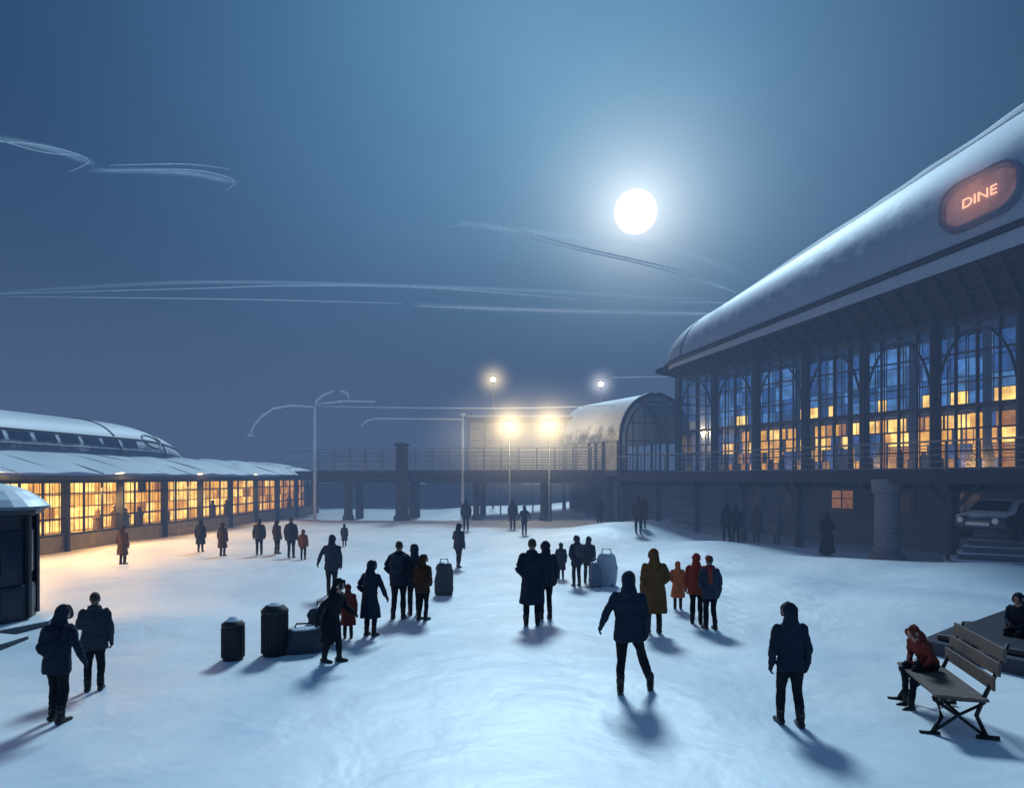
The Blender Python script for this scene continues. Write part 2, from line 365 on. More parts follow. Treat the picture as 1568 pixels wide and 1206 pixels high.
while t>T0:
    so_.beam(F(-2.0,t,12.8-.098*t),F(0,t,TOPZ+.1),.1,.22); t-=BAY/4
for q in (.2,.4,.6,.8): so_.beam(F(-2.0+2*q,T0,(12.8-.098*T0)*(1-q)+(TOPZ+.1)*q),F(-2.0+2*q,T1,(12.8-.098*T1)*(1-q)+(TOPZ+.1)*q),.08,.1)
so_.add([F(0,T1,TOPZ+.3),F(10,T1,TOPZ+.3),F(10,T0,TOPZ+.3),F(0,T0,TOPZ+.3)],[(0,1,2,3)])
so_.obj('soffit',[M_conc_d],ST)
bw=MB(); bw.hexa([F(8,T0,-.3),F(14,T0,-.3),F(14,TE-1,-.3),F(8,TE-1,-.3),F(8,T0,13.5),F(14,T0,13.5),F(14,TE-1,13.5),F(8,TE-1,13.5)],0); bw.obj('rear_block',[M_conc_d],ST)

# lit sign on shell
SG=empty('illuminated_sign')
ct,cp=.55,.24
P=shell(ct,cp); dT=(shell(ct-.5,cp)-shell(ct+.5,cp)).normalized(); dP=(shell(ct,cp+.05)-shell(ct,cp-.05)).normalized(); nn_=dT.cross(dP).normalized()
if nn_.dot(Vector((-1,-1,0)))<0: nn_=-nn_
dP=nn_.cross(dT).normalized()
if dP.z<0: dP=-dP
def SP(u,v,w): return P+dT*u+dP*v+nn_*w
def rrect(hw,hh,r,n=6):
    o=[]
    for cx,cy,a0 in ((hw-r,hh-r,0),(-hw+r,hh-r,90),(-hw+r,-hh+r,180),(hw-r,-hh+r,270)):
        for i in range(n+1):
            a=math.radians(a0+90*i/n); o.append((cx+r*math.cos(a),cy+r*math.sin(a)))
    return o
sg=MB(); rr=rrect(1.6,1.1,.85); n=len(rr)
vs=[SP(u*1.06,v*1.06,-.6) for u,v in rr]+[SP(u,v,.26) for u,v in rr]+[SP(u*.92,v*.9,.26) for u,v in rr]+[SP(u*.86,v*.8,.06) for u,v in rr]
fs=[(L_*n+i,L_*n+(i+1)%n,(L_+1)*n+(i+1)%n,(L_+1)*n+i) for L_ in range(3) for i in range(n)]
sg.add(vs,fs,0); sg.add([SP(u*.87,v*.82,.07) for u,v in rr],[tuple(range(n))],1)
sg.obj('sign_housing',[mat('sign_housing_metal',(.2,.23,.29),.4,.3),mat('sign_panel',(.2,.14,.15),.6,emit=(.26,.15,.17),estr=.5)],SG,smooth=False)
cu=bpy.data.curves.new('sign_lettering','FONT'); cu.body='DINE'; cu.size=.62; cu.extrude=.02; cu.align_x='CENTER'; cu.align_y='CENTER'
to=bpy.data.objects.new('tmp_text',cu); COL.objects.link(to); bpy.context.view_layer.update()
me=bpy.data.meshes.new_from_object(to.evaluated_get(bpy.context.evaluated_depsgraph_get())); bpy.data.objects.remove(to)
me.materials.clear(); me.materials.append(emis('sign_letters',(1,.5,.33),1.4))
lt=bpy.data.objects.new('lettering',me); COL.objects.link(lt); lt.parent=SG
lt.matrix_world=Matrix((( dT.x,dP.x,nn_.x,SP(0,0,.14).x),(dT.y,dP.y,nn_.y,SP(0,0,.14).y),(dT.z,dP.z,nn_.z,SP(0,0,.14).z),(0,0,0,1)))
glow('sign_glow',SP(0,0,.3),1.9,(1,.42,.28),.35,SG,2.5)
# round brick pillar
bm_=bpy.data.materials.new('frosted_brick'); bm_.use_nodes=True; nt=bm_.node_tree; N=nt.nodes; L=nt.links
tcx=N.new('ShaderNodeTexCoord'); br=N.new('ShaderNodeTexBrick'); br.inputs['Scale'].default_value=1; br.inputs['Brick Width'].default_value=.24; br.inputs['Row Height'].default_value=.09; br.inputs['Mortar Size'].default_value=.012
br.inputs['Color1'].default_value=(.14,.11,.12,1); br.inputs['Color2'].default_value=(.22,.2,.21,1); br.inputs['Mortar'].default_value=(.32,.36,.42,1)
L.new(tcx.outputs['UV'],br.inputs['Vector']); L.new(br.outputs['Color'],N['Principled BSDF'].inputs['Base Color']); N['Principled BSDF'].inputs['Roughness'].default_value=.9
pl=MB(); zg=gz(15.6,28.4)
pl.lathe((15.6,28.4,0),[(.68,zg-.3),(.68,zg+.22),(.5,zg+.3),(.46,2.7),(.55,2.75),(.6,3.0),(.62,3.32)],28)
po=pl.obj('brick_pillar',[bm_])
uv=po.data.uv_layers.new(name='UVMap')
for p in po.data.polygons:
    for li in p.loop_indices:
        v=po.data.vertices[po.data.loops[li].vertex_index].co; a=math.atan2(v.y-28.4,v.x-15.6)
        if a<-math.pi+.12 and p.center.y>28.4: a+=2*math.pi
        uv.data[li].uv=(a*.5,v.z)
pf=MB()
def quadslab(pts,z0,z1,mb,mi=0):
    mb.hexa([(x,y,z0) for x,y in pts]+[(x,y,z1) for x,y in pts],mi)
for i in range(5):
    z=.22*(i+1); o=i*.42
    quadslab([(15.2+o,23.9+o*.8),(24,19.5+o*.6),(30,30),(17.4+o*.6,27.6)],-.2,z,pf)
pf.obj('stone_steps',[M_concrete],bevel=.03)

def car(name,x,y,z,rz,c):
    E=empty(name); E.location=(x,y,z); E.rotation_euler=(0,0,rz)
    prof=[(-2.15,.45),(-2.2,.75),(-2.05,.95),(-1.5,1.02),(-.95,1.45),(-.2,1.56),(.7,1.52),(1.45,1.1),(2.05,.98),(2.2,.7),(2.15,.42)]
    b=MB(); nw=9
    def fn(i,j):
        px,pz=prof[i]; v=-1+2*j/(nw-1); tum=.86 if pz>1.1 else .98
        return (px*(1-.04*v*v),.88*v*tum,.4+(pz-.4)*(1-.10*abs(v)**4))
    b.grid(fn,len(prof),nw)
    for sgn in (-1,1):
        pts=[fn(i,0 if sgn<0 else nw-1) for i in range(len(prof))]
        b.add([(p[0],p[1],p[2]) for p in pts],[tuple(range(len(pts)))],0)
    b.add([(-2.1,-.85,.42),(2.1,-.85,.42),(2.1,.85,.42),(-2.1,.85,.42)],[(0,1,2,3)])
    b.obj('body',[mat('car_paint',c,.3,.5,snow=.7)],E,smooth=True,bevel=.02)
    w=MB()
    for sx in (-1.35,1.35):
        for sy in (-.86,.86):
            w.tube([(sx,sy-.1,.33),(sx,sy+.1,.33)],.33,18,0); w.tube([(sx,sy-.12,.33),(sx,sy+.12,.33)],.18,12,1)
    w.obj('wheels',[M_iron,M_rail],E)
    gq=MB()
    for sgn in (-1,1):
        y=.885*sgn*.93
        gq.add([(-.85,y,1.08),(-.72,y*.94,1.38),(-.05,y*.93,1.46),(-.05,y,1.08)],[(0,1,2,3)]); gq.add([(.05,y,1.08),(.05,y*.93,1.46),(.65,y*.94,1.42),(1.15,y,1.1)],[(0,1,2,3)])
    gq.add([(-1.5,-.62,1.06),(-1.5,.62,1.06),(-1.03,.58,1.42),(-1.03,-.58,1.42)],[(0,1,2,3)])
    gq.obj('car_windows',[mat('car_glass',(.02,.03,.05),.1,.3)],E)
    hl=MB(); 
    for sy in (-.6,.6): hl.tube([(-2.16,sy,.72),(-2.23,sy,.72)],.11,12)
    hl.beam((-2.21,-.4,.6),(-2.21,.4,.6),.05,.12)
    hl.obj('headlights',[mat('lamp_lens',(.5,.55,.6),.15,.2)],E)
    return E
car('parked_car',18.9,25.9,1.10,math.radians(28),(.05,.07,.1))

# ------------------------------------------------------------------ LEFT PAVILION
LP=empty('glazed_pavilion')
def G(s,t,z): return Vector((-21.5+.0748*t-.997*s,20+.997*t+.0748*s,z))
A0,A1=-8,44
w=MB()
w.hexa([G(0,A0,-.3),G(7,A0,-.3),G(7,A1,-.3),G(0,A1,-.3),G(0,A0,.72),G(7,A0,.72),G(7,A1,.72),G(0,A1,.72)],0)
w.beam(G(-.06,A0,.76),G(-.06,A1,.76),.26,.09,1)
w.beam(G(0,A0,3.28),G(0,A1,3.28),.3,.32,1)
n=int((A1-A0)/1.3)
for i in range(n+1):
    t=A0+i*1.3; big=(i%3==0)
    w.beam(G(0,t,.7),G(0,t,3.3),.2 if big else .07,.2 if big else .1,1)
    if big: w.beam(G(-.16,t,-.2),G(-.16,t,3.2),.18,.16,1)
for z in (1.5,2.65): w.beam(G(0,A0,z),G(0,A1,z),.06,.05,1)
for i in range(9):
    a=math.pi/2*i/8; w.beam(G(3.5-3.5*math.cos(a),A1+2.2*math.sin(a),-.2),G(3.5-3.5*math.cos(a),A1+2.2*math.sin(a),3.3),.12,.12,1)
    if i<8:
        a2=math.pi/2*(i+1)/8
        for z,hh,mi in ((.3,.9,0),(3.25,.3,1),(2.65,.05,1)):
            w.beam(G(3.5-3.5*math.cos(a),A1+2.2*math.sin(a),z),G(3.5-3.5*math.cos(a2),A1+2.2*math.sin(a2),z),.12,hh,mi)
M_stucco=mat('ochre_stucco',(.42,.33,.2),.85,0,.4,10)
w.obj('wall_and_mullions',[M_stucco,M_frame],LP)
gg=MB(); gg.add([G(.08,A0,.75),G(.08,A1,.75),G(.08,A1,3.2),G(.08,A0,3.2)],[(0,1,2,3)]); gg.obj('glazing',[M_glass],LP)
ii=MB(); rnd=random.Random(3); t=A0
while t<A1: 
    wd=rnd.choice([.6,.8,1.0,1.3]); wd=min(wd,A1-t)
    zz=[.78,1.35,1.95,2.55,3.15]
    for q in range(4):
        r=rnd.random(); fade=ss(24,42,t)
        mi=2 if r<.6*(1-fade) else (1 if r<.92-.3*fade else (3 if r<.98 else 0))
        ii.add([G(1.3,t,zz[q]),G(1.3,t+wd-.06,zz[q]),G(1.3,t+wd-.06,zz[q+1]-.05),G(1.3,t,zz[q+1]-.05)],[(0,1,2,3)],mi)
    ii.beam(G(1.1,t,.75),G(1.1,t,3.2),.035,.035,0)
    ii.beam(G(1.2,t+wd/2,.75),G(1.2,t+wd/2,3.2),.02,.02,0)
    if rnd.random()<.3:
        hh=rnd.uniform(1.2,1.6); ii.lathe(G(.6,t,.0),[(.05,.7),(.22,.72),(.2,hh*.9),(.24,hh),(.1,hh+.15),(.12,hh+.32),(.02,hh+.42)],10,0)
    t+=wd
ii.add([G(1.5,A0,0),G(1.5,A1,0),G(1.5,A1,3.3),G(1.5,A0,3.3)],[(0,1,2,3)],3)
ii.add([G(.1,A0,.73),G(1.5,A0,.73),G(1.5,A1,.73),G(.1,A1,.73)],[(0,1,2,3)],4)
for z in (1.35,1.95,2.55): ii.beam(G(1.15,A0,z),G(1.15,A1,z),.2,.03,0)
ii.obj('interior',[mat('shelf_dark',(.12,.07,.03),.7),M_warm,M_warm2,M_warm3,M_stucco],LP)
M_lroof=mat('lower_roof_metal',(.2,.22,.26),.5,.3,.2,5,snow=.02)
r=MB()
TT=[A0+i*.5 for i in range(int((A1+1-A0)/.5))]
def lroof(i,j):
    t=TT[i]; q=j/10; s=-1.0+4.8*q; z=3.58+1.15*math.sin(q*1.35)+.10*noise.noise(Vector((t*.5,q*2,1)))
    k=ss(A1+1.2,A1-1,t); return G(s,t,z*(.94+.06*k))
r.grid(lroof,len(TT),11)
r.add([G(-1.0,A0,3.48),G(4,A0,3.44),G(4,A1+.5,3.34),G(-1,A1+.5,3.3)],[(0,1,2,3)])
r.obj('lower_roof',[M_lroof],LP,smooth=True)
e=MB(); e.beam(G(-1.04,A0,3.42),G(-1.04,A1+.6,3.3),.1,.2,0)
t=A0
while t<A1: 
    e.tube([G(-1.0+4.8*q,t,3.55+1.15*math.sin(q*1.35)+.02) for q in [i/8 for i in range(9)]],.03,5,0); t+=2.6
e.obj('eave_gutter',[M_frame_s],LP)
def clr(t,a):
    k=1 if t<22 else math.sqrt(max(0,1-((t-22)/8.2)**2))
    return G(6.6-3.3*math.cos(a)*(.35+.65*k),t,4.15+(2.75*math.sin(a)**.75)*k**.9)
TC=[A0+i*.8 for i in range(int((22-A0)/.8))]+[22+8.2*math.sin(math.pi/2*i/14) for i in range(15)]
AA=[.001+i*(math.pi-.002)/26 for i in range(27)]
c_=MB(); c_.grid(lambda i,j:clr(TC[i],AA[j]),len(TC),27); c_.obj('clerestory_shell',[mat('streamlined_metal',(.10,.18,.3),.3,.5,.08,3,snow=.34)],LP,smooth=True)
c2=MB()
for a in (.22,.5): c2.tube([clr(t,a) for t in TC],.05 if a!=.5 else .08,6,0)
for t in (20.5,25.5): c2.tube([clr(t,a) for a in AA[1:20]],.06,6,0)
pts=[clr(23.3+1.9*(.5+.5*math.cos(u)),.52+.2*math.sin(u)) for u in [2*math.pi*i/16 for i in range(17)]]; c2.tube(pts,.07,6,0)
c2.tube([G(6,13,6.6),G(6,13,8.4)],.03,6,0); c2.tube([G(6,13,8.0),G(6.4,13,8.0)],.02,5,0)
c2.obj('clerestory_trim',[M_frame],LP,smooth=True)
# strip windows of the clerestory
c3=MB(); tA=A0
while tA<21:
    c3.add([clr(tA,.27)+Vector((.02,0,.02)),clr(tA+1.4,.27)+Vector((.02,0,.02)),clr(tA+1.4,.45)+Vector((.02,0,.02)),clr(tA,.45)+Vector((.02,0,.02))],[(0,1,2,3)],0); tA+=1.7
c3.obj('clerestory_windows',[mat('clerestory_glass',(.02,.06,.12),.12,.3)],LP)
for i in range(5):  # added area lights under the eave, throwing the window glow onto the snow
    l=bpy.data.lights.new('added_spill_light','AREA'); l.shape='RECTANGLE'; l.size=6; l.size_y=.5; l.energy=(850,850,750,480,200)[i]; l.color=(1,.5,.13)
    lo_=bpy.data.objects.new('added_spill_light',l); COL.objects.link(lo_); lo_.parent=LP; p=G(-.25,-1+i*7.5,3.05); lo_.location=p
    d=Vector((-.8,0,1)); lo_.rotation_euler=d.normalized().to_track_quat('Z','X').to_euler() 

K=empty('kiosk'); kx,ky=-11.6,15.1
b=MB()
b.lathe((kx,ky,-.2),[(1.35,0),(1.35,.42),(1.3,.45)],8,0)
b.lathe((kx,ky,.24),[(.9,0),(.9,.75),(.84,.8),(.84,2.25),(.9,2.3),(1.05,2.35),(1.08,2.45)],8,1)
for k in range(8):
    a=2*math.pi*k/8; b.beam((kx+.9*math.cos(a),ky+.9*math.sin(a),.3),(kx+.9*math.cos(a),ky+.9*math.sin(a),2.6),.1,.1,1)
for k in range(8):
    a=2*math.pi*(k+.5)/8; R=.795; tx,ty=-math.sin(a),math.cos(a); cx,cy=kx+R*math.cos(a),ky+R*math.sin(a)
    b.beam((cx-tx*.22,cy-ty*.22,1.75),(cx+tx*.22,cy+ty*.22,1.75),.06,.95,2)
    b.beam((cx-tx*.22,cy-ty*.22,.7),(cx+tx*.22,cy+ty*.22,.7),.1,.5,3)
b.lathe((kx,ky,2.69),[(1.15,0),(1.17,.06),(1.0,.22),(.75,.4),(.45,.53),(.15,.58),(.06,.6),(.05,.8),(.01,.85)],24,4)
b.obj('kiosk_body',[M_concrete,M_frame,mat('kiosk_glass',(.02,.035,.06),.15,.2),M_frame,mat('kiosk_dome',(.1,.14,.2),.4,.4,snow=.7)],K,bevel=.01)
b=MB(); quadslab([(-17,12.6),(-10.0,12.9),(-9.9,14.0),(-17,16)],-.2,.16,b); b.obj('kerb_slab',[M_concrete],bevel=.03)

# ------------------------------------------------------------------ FOOTBRIDGE
FB=empty('footbridge')
def Bp(u,off,z):
    d=Vector((23.6,-4.6,0)).normalized(); n_=Vector((d.y,-d.x,0)); return Vector((-15.6,55,0))+d*u+n_*off+Vector((0,0,z))
LB=24.6
b=MB()
b.hexa([Bp(0,0,3.55),Bp(LB,0,3.55),Bp(LB,-3,3.55),Bp(0,-3,3.55),Bp(0,0,3.95),Bp(LB,0,3.95),Bp(LB,-3,3.95),Bp(0,-3,3.95)],0)
for o_ in (.05,-2.9): b.beam(Bp(0,o_,3.3),Bp(LB,o_,3.3),.2,.7,1)
b.hexa([Bp(-5,-3,3.4),Bp(.2,-.2,3.4),Bp(.2,-3,3.4),Bp(-5,-7,3.4),Bp(-5,-3,3.9),Bp(.2,-.2,3.9),Bp(.2,-3,3.9),Bp(-5,-7,3.9)],0)
u=0
while u<LB: b.beam(Bp(u,.1,3.1),Bp(u,-2.9,3.1),.15,.3,1); u+=2
b.obj('bridge_deck',[M_concrete,M_conc_d],FB)
b=MB(); u=0
while u<=LB:
    b.beam(Bp(u,.08,3.2),Bp(u,.08,5.6),.08,.08); b.beam(Bp(u,-2.9,3.9),Bp(u,-2.9,5.5),.06,.06); u+=1.37
for z in (4.1,4.3,4.5,4.7,4.9,5.1,5.3): 
    b.beam(Bp(0,.08,z),Bp(LB,.08,z),.035,.06)
for z in (4.3,4.7,5.1): b.beam(Bp(0,-2.9,z),Bp(LB,-2.9,z),.03,.05)
b.beam(Bp(0,.08,5.6),Bp(LB,.08,5.6),.13,.09,1); b.beam(Bp(0,-2.9,5.5),Bp(LB,-2.9,5.5),.1,.07,1)
for z in (4.2,4.6,5.5): b.beam(Bp(0,.1,z),Bp(-4.5,-2.8,z),.05,.05)
b.obj('bridge_railing',[M_rail,mat('rail_snowy',(.3,.33,.37),.6,.3,snow=.5)],FB)
b=MB()
for u,ww,top in ((7.2,1.0,5.95),(2.4,.7,3.3),(13.0,.5,3.3),(18.3,.6,3.3),(23,1.0,3.3)):
    p=Bp(u,.35 if top>4 else -.4,0); zb=gz(p.x,p.y)
    b.lathe((p.x,p.y,0),[(ww*.66,zb-.3),(ww*.66,zb+.3),(ww*.5,zb+.45),(ww*.46,top-.15),(ww*.62,top-.1),(ww*.62,top+.05),(ww*.3,top+.2)],14,0)
    p=Bp(u,-2.6,0); b.lathe((p.x,p.y,0),[(ww*.5,-.3),(ww*.45,3.3)],10,0)
b.obj('bridge_piers',[M_conc_d],FB,smooth=False)
b=MB(); 
for i in range(30):
    x=-45+i*3.4; hh=2.9+.3*math.sin(i*1.7); b.box((x,76+.2*math.sin(i),hh/2-.2),(3.35,1.2,hh+.4),0,0); b.box((x-1.6,75.2,hh/2),(.4,.5,hh+.5),0,0)
b.obj('retaining_wall',[M_conc_d])
AP=empty('arched_entrance_hall'); b=MB()
ax=Vector((.42,-.9,0)).normalized(); sx=Vector((.9,.42,0)).normalized(); C0=Vector((10.3,50.2,0))
def AR(a,d,R=2.95,rz=3.3): return C0+sx*(-R*math.cos(a))-ax*d+Vector((0,0,6.0+rz*math.sin(a)))
b.grid(lambda i,j:AR(math.pi*j/24,-.5+i*.9,3.15,3.5),11,25,0)
b.obj('barrel_roof',[mat('barrel_roof_metal',(.15,.18,.22),.4,.4,snow=.2)],AP,smooth=True)
b=MB()
for d,R,rz,rr_ in ((-.5,3.12,3.45,.14),(-.45,2.6,2.9,.07),(3,3,3.4,.1),(7.6,3,3.4,.1)):
    b.tube([AR(0,d,R,rz)-Vector((0,0,2.6))]+[AR(math.pi*j/20,d,R,rz) for j in range(21)]+[AR(math.pi,d,R,rz)-Vector((0,0,2.6))],rr_,8,0)
for q in (-2,-1,0,1,2): 
    x=q*1.0; zt=6+2.85*math.sqrt(max(0,1-(x/2.6)**2)); p=C0+sx*x+ax*.45; b.beam(p+Vector((0,0,3.9)),p+Vector((0,0,zt)),.08,.08,0)
for z in (5.0,6.0,7.3):
    hw=2.6 if z<=6 else 2.3; b.beam(C0+sx*-hw+ax*.45+Vector((0,0,z)),C0+sx*hw+ax*.45+Vector((0,0,z)),.08,.08,0)
b.tube([C0+ax*.45+sx*(-1.0*math.cos(t_))+Vector((0,0,7.3+1.0*math.sin(t_))) for t_ in [math.pi*i/10 for i in range(11)]],.05,6,0)
for d in (0,2,4,6,8): b.beam(C0-sx*2.95-ax*d,C0-sx*2.95-ax*d+Vector((0,0,6.1)),.2,.2,0); b.beam(C0+sx*2.95-ax*d,C0+sx*2.95-ax*d+Vector((0,0,6.1)),.2,.2,0)
b.obj('arch_frames',[M_frame_s],AP,smooth=False)
b=MB(); p=[C0-sx*2.95+ax*.3,C0+sx*2.95+ax*.3,C0+sx*2.95-ax*8.4,C0-sx*2.95-ax*8.4]
b.hexa([q+Vector((0,0,3.5)) for q in p]+[q+Vector((0,0,3.9)) for q in p],0)
b.hexa([q*1+Vector((0,0,-.2)) for q in [C0-sx*2.4-ax*1,C0+sx*2.4-ax*1,C0+sx*2.4-ax*8,C0-sx*2.4-ax*8]]+[q+Vector((0,0,3.5)) for q in [C0-sx*2.4-ax*1,C0+sx*2.4-ax*1,C0+sx*2.4-ax*8,C0-sx*2.4-ax*8]],0)
b.add([C0-sx*2.9-ax*.1+Vector((0,0,3.9)),C0-sx*2.9-ax*8+Vector((0,0,3.9)),C0-sx*2.9-ax*8+Vector((0,0,6.1)),C0-sx*2.9-ax*.1+Vector((0,0,6.1))],[(0,1,2,3)],1)
b.obj('hall_walls',[M_conc_d,mat('hazy_lit_glass',(.2,.2,.2),.4,emit=(.4,.36,.32),estr=.35)],AP)
SH=empty('platform_shelter'); b=MB()
b.box((1.7,58,8.2),(11,4,.25),0,0); b.box((1.7,58,8.38),(10.8,3.8,.14),0,3)
for i in range(9):
    x=-3.6+i*1.33; b.beam((x,56.2,0),(x,56.2,8.1),.12,.12,0)
for z in (5.4,6.4,7.4): b.beam((-3.7,56.2,z),(7.1,56.2,z),.06,.06,0)
b.box((1.7,59,6),(10.6,.1,4.2),0,1); b.box((1.7,57.5,3.6),(11,4,.3),0,2)
b.obj('shelter_frame',[M_rail,mat('shelter_lit_panel',(.3,.27,.2),.7,emit=(.5,.42,.32),estr=.3),M_conc_d,M_snow],SH)

# ------------------------------------------------------------------ LAMPS
M_lens_w=emis('lamp_glass_warm',(1,.75,.38),9); M_lens_c=emis('lamp_glass_cool',(1,.9,.75),7)
def lamp(name,base,top,lens,R,col,s,energy,rad=.09):
    E=empty(name); b=MB(); x,y,z=base
    b.tube([(x,y,z),(x,y,z+.5),(x,y,z+.55),(x,y,top-.35)],[rad*1.8,rad*1.7,rad,rad*.7],10,0)
    b.lathe((x,y,top-.4),[(.06,0),(.16,.08),(.2,.12)],12,0)
    b.lathe((x,y,top+.17),[(.26,0),(.22,.08),(.1,.16),(.02,.2)],12,0)
    b.obj('post',[M_rail],E,smooth=True)
    b=MB(); b.lathe((x,y,top-.28),[(.06,0),(.19,.1),(.23,.24),(.19,.38),(.06,.46)],14,0); b.obj('globe',[lens],E,smooth=True)
    glow('light_halo',(x,y,top-.05),R,col,s,E,5)
    if energy:
        l=bpy.data.lights.new('bulb','POINT'); l.energy=energy; l.color=col; l.shadow_soft_size=.25
        o=bpy.data.objects.new('bulb',l); COL.objects.link(o); o.location=(x,y-.6,top-.2); o.parent=E
    return E
lamp('street_lamp',(-.2,51.6,0),7.35,M_lens_w,3.6,(1,.72,.36),2.6,300)
lamp('street_lamp',(2.8,51.1,0),7.35,M_lens_w,3.6,(1,.72,.36),2.6,300)
lamp('street_lamp',(-1.66,60,0),12,M_lens_w,3.0,(1,.78,.45),1.6,90)
lamp('street_lamp',(7.8,60,0),11.6,M_lens_c,2.6,(.95,.95,1),1.4,60)
E=empty('mist_glow'); glow('haze_volume',(1.6,53,6.4),10,(.62,.56,.44),.19,E,2,.55)  # self-glowing ellipsoid imitating the warm bloom in the mist behind the bridge
M_wire=bpy.data.materials.new('ice_coated_wire'); M_wire.use_nodes=True; nt=M_wire.node_tree; nt.nodes.clear()
tr=nt.nodes.new('ShaderNodeBsdfTranslucent'); tr.inputs[0].default_value=(.85,.9,.95,1); df=nt.nodes.new('ShaderNodeBsdfDiffuse'); df.inputs[0].default_value=(.85,.9,.95,1)
mxs=nt.nodes.new('ShaderNodeMixShader'); mxs.inputs[0].default_value=.6; oo=nt.nodes.new('ShaderNodeOutputMaterial')
nt.links.new(df.outputs[0],mxs.inputs[1]); nt.links.new(tr.outputs[0],mxs.inputs[2]); nt.links.new(mxs.outputs[0],oo.inputs[0])
def armlamp(name,segs,head=None):
    E=empty(name); b=MB()
    for pts,r in segs: b.tube(pts,r,8,0)
    if head: b.lathe(head,[(.05,.1),(.22,.02),(.25,-.08),(.12,-.14)],12,0)
    b.obj('pole_and_arms',[M_wire],E,smooth=True); return E
armlamp('arched_street_lamp',[
 ([(-15.6,54,-.2),(-15.6,54,.5),(-15.6,54,9.0)],[.18,.14,.10]),
 ([(-15.6,54,9.0),(-15.45,54,9.45),(-15.0,54,9.85),(-14.2,54,10.15),(-13.5,54,10.2),(-13.0,54,10.0),(-12.9,54,9.6)],.08),
 ([(-15.6,54,8.95),(-17.6,54,9.05),(-18.9,54,8.8),(-19.8,54,8.2),(-20.4,54,7.5),(-20.7,54,6.8)],.08),
 ([(-15.6,54,9.15),(-13.2,54,9.4),(-10.8,54,9.35)],.06)],(-20.7,54,6.75))
armlamp('arched_street_lamp',[
 ([(-3.8,52.6,-.2),(-3.8,52.6,.5),(-3.8,52.6,8.1)],[.15,.11,.08]),
 ([(-3.8,52.6,7.85),(-10.5,52.6,7.9),(-11.2,52.6,7.75),(-11.6,52.6,7.3)],.055)],(-3.8,52.6,8.25))
def smoothpath(pts):
    P=[Vector(p) for p in pts]; out=[]
    for i in range(len(P)-1):
        p0=P[max(i-1,0)];p1=P[i];p2=P[i+1];p3=P[min(i+2,len(P)-1)]
        for k in range(10):
            t=k/10; out.append(.5*((2*p1)+(p2-p0)*t+(2*p0-5*p1+4*p2-p3)*t*t+(3*p1-p0-3*p2+p3)*t**3))
    out.append(P[-1]); return out
def wire(pts,r=.035,name='overhead_wire'):
    b=MB(); out=smoothpath(pts); n=len(out)
    b.tube(out,[r*(.35+.65*math.sin(math.pi*min(1,.08+i/n))) for i in range(n)],6); b.obj(name,[M_wire],smooth=True)
wire([(15.6,47.5,16.2),(11.5,47,17.6),(4,46,19.0),(-1,45,20.0),(-4.2,45,19.9)],.06)
wire([(14.8,47.5,16.5),(9.5,47,17.9),(3.5,46,18.9),(-.8,45,19.6)],.06)
wire([(15.5,49,15.9),(6,50,16.4),(-7,50,17.3),(-16.5,50,17.4),(-23,50,17.2),(-38,50,16.8)],.06)
wire([(15,49,15.1),(8,50,15.5),(0,50,15.7),(-7,50,15.9)],.10)
wire([(-8,50,16.1),(-20,50,16.4),(-37,50,16.6)],.04)
wire([(12,50,8.75),(0,53,8.75),(-10,54,8.9),(-15.6,54,9.0)],.055)
wire([(12,49,10.6),(8,49,10.55),(6,49,10.5)],.045)
wire([(-38,50,28),(-34,50,27.6),(-31,50,26.6),(-32.5,50,25.7)],.04)
wire([(-38,50,28.2),(-34.5,50,27.2),(-31.4,50,26.9)],.035)
wire([(-30,50,25.8),(-24,50,25.9),(-21,50,25.4),(-20.4,50,24.9),(-21,50,24.3)],.035)
wire([(-29.5,50,26.2),(-24,50,26.3),(-20.5,50,25.9)],.03)
# thin ice-cloud wisps
mw=bpy.data.materials.new('ice_cloud'); mw.use_nodes=True; nt=mw.node_tree; nt.nodes.clear(); N=nt.nodes; L=nt.links
tw=N.new('ShaderNodeTexCoord'); su=N.new('ShaderNodeSeparateXYZ'); L.new(tw.outputs['UV'],su.inputs[0])
def m2_(op,a,b_):
    m=N.new('ShaderNodeMath'); m.operation=op
    for i,v in enumerate((a,b_)):
        if isinstance(v,(int,float)): m.inputs[i].default_value=v
        else: L.new(v,m.inputs[i])
    return m.outputs[0]
fv=m2_('SINE',m2_('MULTIPLY',su.outputs['Y'],math.pi),0); fu=m2_('SINE',m2_('MULTIPLY',su.outputs['X'],math.pi),0)
cw=N.new('ShaderNodeMapping'); cw.inputs['Scale'].default_value=(7,1.6,1); L.new(tw.outputs['UV'],cw.inputs['Vector'])
nw_=N.new('ShaderNodeTexNoise'); nw_.inputs['Scale'].default_value=1; nw_.inputs['Detail'].default_value=5; L.new(cw.outputs[0],nw_.inputs['Vector'])
al=m2_('MULTIPLY',m2_('MULTIPLY',m2_('POWER',fv,2),m2_('POWER',fu,.6)),m2_('MULTIPLY',nw_.outputs['Fac'],.42))
ta=N.new('ShaderNodeBsdfTransparent'); tl=N.new('ShaderNodeBsdfTranslucent'); tl.inputs[0].default_value=(.8,.9,1,1)
mw_=N.new('ShaderNodeMixShader'); L.new(al,mw_.inputs[0]); L.new(ta.outputs[0],mw_.inputs[1]); L.new(tl.outputs[0],mw_.inputs[2])
ow=N.new('ShaderNodeOutputMaterial'); L.new(mw_.outputs[0],ow.inputs[0])
